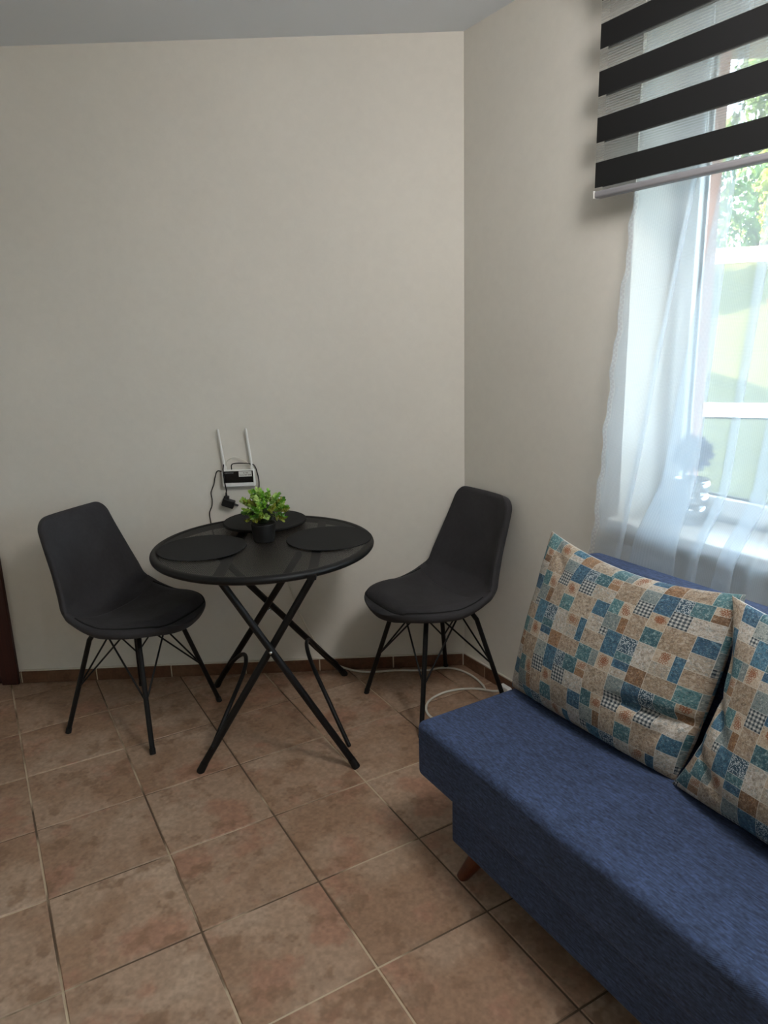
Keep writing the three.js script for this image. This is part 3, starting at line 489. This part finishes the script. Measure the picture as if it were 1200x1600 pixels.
// mats on the table
const matMap = texture(256, (u, v) => { const g = 13 + 9 * N1(u * 128, v * 128, 128); return [g, g * 1.03, g * 1.05]; });
const matMat = std({ map: matMap, roughness: 0.9 });
{
  const disc = (h, r) => lathe([[0, h], [r - 0.003, h], [r, h - 0.0015], [r, 0.0005], [0, 0]], 96);
  for (const [x, z, l] of [[-0.603, -2.545, 'round black placemat on the table in front of the left chair'], [-0.143, -2.61, 'round black placemat on the right half of the table']]) {
    const t = thing('placemat', l, 'placemat', [x, TY + 0.0005, z], 0, 'round black placemats'); part('mat', disc(0.004, 0.16), matMat, t);
  }
  const t = thing('serving_tray', 'raised round black tray at the wall side of the table, behind the plant', 'tray', [-0.41, TY + 0.0005, -2.832]);
  const plate = disc(0.011, 0.165); plate.translate(0, 0.014, 0); part('plate', plate, matMat, t); part('base', lathe([[0, 0.014], [0.11, 0.014], [0.11, 0], [0, 0]], 48), blackMetal, t);
}
{
  const t = thing('salt_shaker', 'small glass salt shaker with a chrome cap, half hidden behind the table plant', 'shaker', [-0.348, TY + 0.0262, -2.83]);
  part('jar', lathe([[0, 0.001], [0.017, 0.001], [0.019, 0.004], [0.019, 0.05], [0.015, 0.062], [0, 0.062]], 24), phys({ color: '#f2f4f2', roughness: 0.1, transmission: 0.7, thickness: 0.01 }), t);
  part('salt', lathe([[0, 0.004], [0.016, 0.004], [0.016, 0.04], [0, 0.04]], 20), std({ color: '#e8e6e0', roughness: 1 }), t);
  part('cap', lathe([[0.0165, 0.06], [0.0175, 0.064], [0.0175, 0.08], [0.015, 0.09], [0.006, 0.0945], [0, 0.095]], 28), std({ color: '#d5d6d8', metalness: 1, roughness: 0.18 }), t);
}
// artificial plant
{
  const t = thing('potted_plant', 'small bushy green artificial plant in a black pot on the table', 'potted plant', [-0.386, TY, -2.612]);
  part('pot', lathe([[0, 0], [0.036, 0], [0.0385, 0.003], [0.0465, 0.066], [0.048, 0.07], [0.044, 0.07], [0.042, 0.062], [0, 0.062]], 40), std({ color: '#0a0a0b', roughness: 0.6 }), t);
  const greens = ['#5f9a22', '#78b032', '#467a1c', '#97bd48', '#848a2a', '#b6d27a'].map((c) => phys({ color: c, roughness: 0.5, transmission: 0.2, thickness: 0, side: THREE.DoubleSide }));
  const leaf = (len, wd) => grid(4, 4, (u, v) => { const w = wd * Math.pow(Math.sin(Math.PI * clamp(v * 0.9 + 0.07)), 0.55) * (u - 0.5); return V(w, len * v, 0.25 * Math.abs(w) + len * 0.25 * v * v); });
  const variants = [0, 1, 2, 3, 4].map((k) => {   // a sprig: stem and eight round leaves
    const r = rngOf(300 + k), g = [rod(V(0, 0, 0), V(0, 0.045, 0), 0.0011, 0.0008, 5)];
    for (let i = 0; i < 10; i++) { const l = leaf(0.0105 + 0.004 * r(), 0.0095 + 0.003 * r()); l.rotateX(0.55 + 0.5 * r() - 0.06 * i); l.rotateY(i * 2.4 + r()); l.translate(0, 0.018 + 0.0032 * i, 0); g.push(l); }
    return merge(g);
  });
  const r = rngOf(41);
  for (let i = 0; i < 84; i++) {
    const el = Math.asin(lerp(-0.5, 0.98, r())), az = r() * 6.283, d = V(Math.cos(el) * Math.cos(az), Math.sin(el), Math.cos(el) * Math.sin(az)), rad = 0.05 + 0.022 * r();
    const m = part('sprig', variants[i % 5], greens[Math.floor(r() * 6)], t), p = d.clone().multiply(V(rad * 1.02, rad * 1.02, rad * 1.02)).add(V(0.012, 0.116, 0));
    m.position.copy(p.addScaledVector(d, -0.03)); m.quaternion.setFromUnitVectors(V(0, 1, 0), d.clone().add(V(0, 0.25, 0)).normalize()); m.scale.setScalar(0.8 + 0.35 * r());
  }
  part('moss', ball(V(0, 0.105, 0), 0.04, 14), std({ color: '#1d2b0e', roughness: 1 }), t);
}

// ---------------------------------------------------------------- router, plug adapter and cables on the back wall
const white = phys({ color: '#e9e9e6', roughness: 0.35 }), blackPlastic = std({ color: '#0a0a0b', roughness: 0.5 }), whiteCable = std({ color: '#d8d4c8', roughness: 0.6 });
{
  const cv = document.createElement('canvas'); cv.width = 512; cv.height = 256; const x = cv.getContext('2d'); x.fillStyle = '#070708'; x.fillRect(0, 0, 512, 256);
  x.fillStyle = '#8a8c8e'; x.font = 'bold 34px sans-serif'; x.fillText('KEENETIC', 24, 52); x.fillStyle = '#1b1d1f'; x.fillRect(24, 76, 150, 5);
  for (let i = 0; i < 5; i++) { x.fillStyle = '#1c1d24'; x.fillRect(270 + i * 44, 168, 26, 10); }
  const panel = new THREE.CanvasTexture(cv); panel.colorSpace = THREE.SRGBColorSpace;
  const c2 = document.createElement('canvas'); c2.width = 256; c2.height = 100; const y = c2.getContext('2d'); y.fillStyle = '#d9d8d2'; y.fillRect(0, 0, 256, 100); y.fillStyle = '#55554f'; y.font = 'bold 32px sans-serif'; y.textAlign = 'center'; y.fillText('XL-TM', 134, 42); y.fillText('Home 087 1058', 128, 82);
  const tag = new THREE.CanvasTexture(c2); tag.colorSpace = THREE.SRGBColorSpace;
  const root = thing('router', 'white wifi router with black front and two upright antennas on the wall', 'router', [-0.531, 0.906, BZ]);
  part('housing', box(0.137, 0.072, 0.026, 0, 0, 0.018, 0.006), white, root);
  const fp = new THREE.PlaneGeometry(0.124, 0.05); fp.translate(0, 0.007, 0.0316); part('front_panel', fp, std({ map: panel, roughness: 0.25 }), root);
  const sp = new THREE.PlaneGeometry(0.054, 0.022); sp.translate(0.03, 0.019, 0.0322); part('sticker', sp, std({ map: tag, roughness: 0.7 }), root).userData.label = 'pale label sticker with two printed lines';
  for (const s of [[-0.057, -0.07], [0.057, 0.045]]) { const a = part('antenna', merge([rod(V(s[0], 0.034, 0.012), V(s[1], 0.205, 0.022), 0.0058, 0.0042, 12), ball(V(s[1], 0.205, 0.022), 0.0042)]), white, root); part('antenna_hinge', box(0.013, 0.02, 0.014, s[0], 0.04, 0.012, 0.003), white, a); }
  part('bracket', box(0.1, 0.03, 0.006, 0, 0, 0.003), white, root);
}
const cable = (name, label, pts, r, mat, n = 120) => { const g = tube(pts, r, n, 8), m = new THREE.Mesh(g, mat); m.name = numbered(name); m.userData = { label, category: 'cable' }; scene.add(m); return m; };
const CZ = BZ + 0.006;
cable('power_cable', 'thin black cable sagging down the wall from the left side of the router', [[-0.6, 0.935, CZ + 0.006], [-0.622, 0.935, CZ], [-0.634, 0.905, CZ], [-0.64, 0.88, CZ], [-0.655, 0.845, CZ], [-0.653, 0.81, CZ], [-0.657, 0.785, CZ], [-0.669, 0.757, CZ], [-0.668, 0.72, CZ], [-0.66, 0.66, CZ], [-0.64, 0.6, CZ]], 0.0022, blackPlastic);
cable('power_cable', 'thin black cable arching over the router top and down its right side', [[-0.558, 0.945, BZ + 0.022], [-0.557, 0.962, BZ + 0.022], [-0.545, 0.968, BZ + 0.02], [-0.51, 0.968, BZ + 0.02], [-0.475, 0.963, BZ + 0.016], [-0.462, 0.95, CZ], [-0.453, 0.915, CZ], [-0.45, 0.88, CZ], [-0.455, 0.83, CZ], [-0.46, 0.77, CZ], [-0.46, 0.7, CZ]], 0.0024, blackPlastic);
cable('network_cable', 'thin white cable looping over the router between the antennas', [[-0.58, 0.962, BZ + 0.012], [-0.572, 0.982, BZ + 0.012], [-0.545, 0.994, BZ + 0.014], [-0.515, 0.985, BZ + 0.016], [-0.49, 0.968, BZ + 0.018], [-0.482, 0.945, BZ + 0.018]], 0.002, whiteCable, 60);
{
  const t = thing('power_adapter', 'black plug adapter hanging on its cord in front of the router', 'adapter', [-0.583, 0.8, BZ + 0.022]);
  const b = box(0.052, 0.034, 0.03, 0, 0, 0, 0.005); b.rotateZ(-0.35); part('body', b, blackPlastic, t);
  const k = box(0.022, 0.018, 0.022, -0.008, 0.022, 0, 0.005); k.rotateZ(-0.1); part('strain_relief', merge([k, rod(V(-0.006, 0.03, 0), V(-0.006, 0.046, 0), 0.005, 0.003)]), blackPlastic, t);
  for (const dz of [-0.008, 0.008]) part('prong', rod(V(0.024, -0.006, dz), V(0.041, -0.013, dz), 0.0022, 0.0022, 8), std({ color: '#3a3a3c', metalness: 0.6, roughness: 0.4 }), t);
  part('cord', tube([[-0.006, 0.044, 0], [-0.003, 0.06, 0.008], [-0.006, 0.1, 0.014], [-0.008, 0.14, 0.014], [-0.006, 0.165, 0.004]], 0.0024, 40, 8), blackPlastic, t);
}
cable('network_cable', 'white cable running down the wall under the table, then along the skirting', [[-0.40, 0.62, CZ], [-0.37, 0.5, CZ], [-0.342, 0.389, CZ], [-0.307, 0.268, CZ], [-0.256, 0.158, CZ + 0.002], [-0.2, 0.075, CZ + 0.012], [-0.135, 0.025, -2.992], [-0.033, 0.007, -2.972], [0.111, 0.006, -2.975], [0.24, 0.006, -2.965], [0.325, 0.006, -2.982], [0.39, 0.006, -2.955], [0.44, 0.006, -2.89], [0.47, 0.006, -2.81], [0.475, 0.006, -2.76]], 0.0048, whiteCable, 200);
cable('extension_cable', 'white flex looping on the floor tiles between the corner chair and the sofa end', [[0.545, 0.008, -2.745], [0.5, 0.006, -2.75], [0.44, 0.006, -2.775], [0.36, 0.006, -2.775], [0.285, 0.006, -2.745], [0.228, 0.006, -2.685], [0.212, 0.006, -2.61], [0.24, 0.006, -2.54], [0.32, 0.006, -2.47], [0.42, 0.006, -2.44]], 0.0048, whiteCable, 120);
{
  const t = thing('power_plug', 'small white plug block on the floor in the corner behind the sofa end', 'plug', [0.565, 0, -2.745], TURN);
  part('body', box(0.06, 0.032, 0.04, 0, 0.016, 0, 0.007), white, t); part('cord_sleeve', rod(V(-0.03, 0.014, 0), V(-0.05, 0.011, 0), 0.008, 0.006), white, t);
}

// ---------------------------------------------------------------- unseen pendant lamp, placed to light the walls and sofa
{
  const t = thing('unseen_pendant_lamp', 'unseen round white globe lamp over the sofa, lighting the walls', 'lamp', [LAMP.x, LAMP.y, LAMP.z]);
  part('canopy', lathe([[0.05, 0], [0.05, 0.02], [0, 0.022]].map(([r, y]) => [r, 2.532 - LAMP.y + y]), 32), white, t);
  part('cord', rod(V(0, LAMP.r, 0), V(0, 2.535 - LAMP.y, 0), 0.004), white, t);
  part('lamp_globe', ball(V(0, 0, 0), LAMP.r, 40), std({ color: '#ffffff', emissive: LAMP.color, emissiveIntensity: 2, roughness: 0.5 }), t);
  const l = new THREE.PointLight(LAMP.color, LAMP.power, 0, 2); l.shadow.radius = LAMP.r / 0.02 * 0.95; t.add(l);
}

// ---------------------------------------------------------------- render
scene.traverse((o) => { if (o.isMesh) { o.castShadow = true; o.receiveShadow = true; } });
const renderer = new THREE.WebGLRenderer({ antialias: true });
renderer.shadowMap.enabled = true;
renderer.toneMapping = THREE.LinearToneMapping;
renderer.toneMappingExposure = EXPOSURE;
renderer.render(scene, camera);
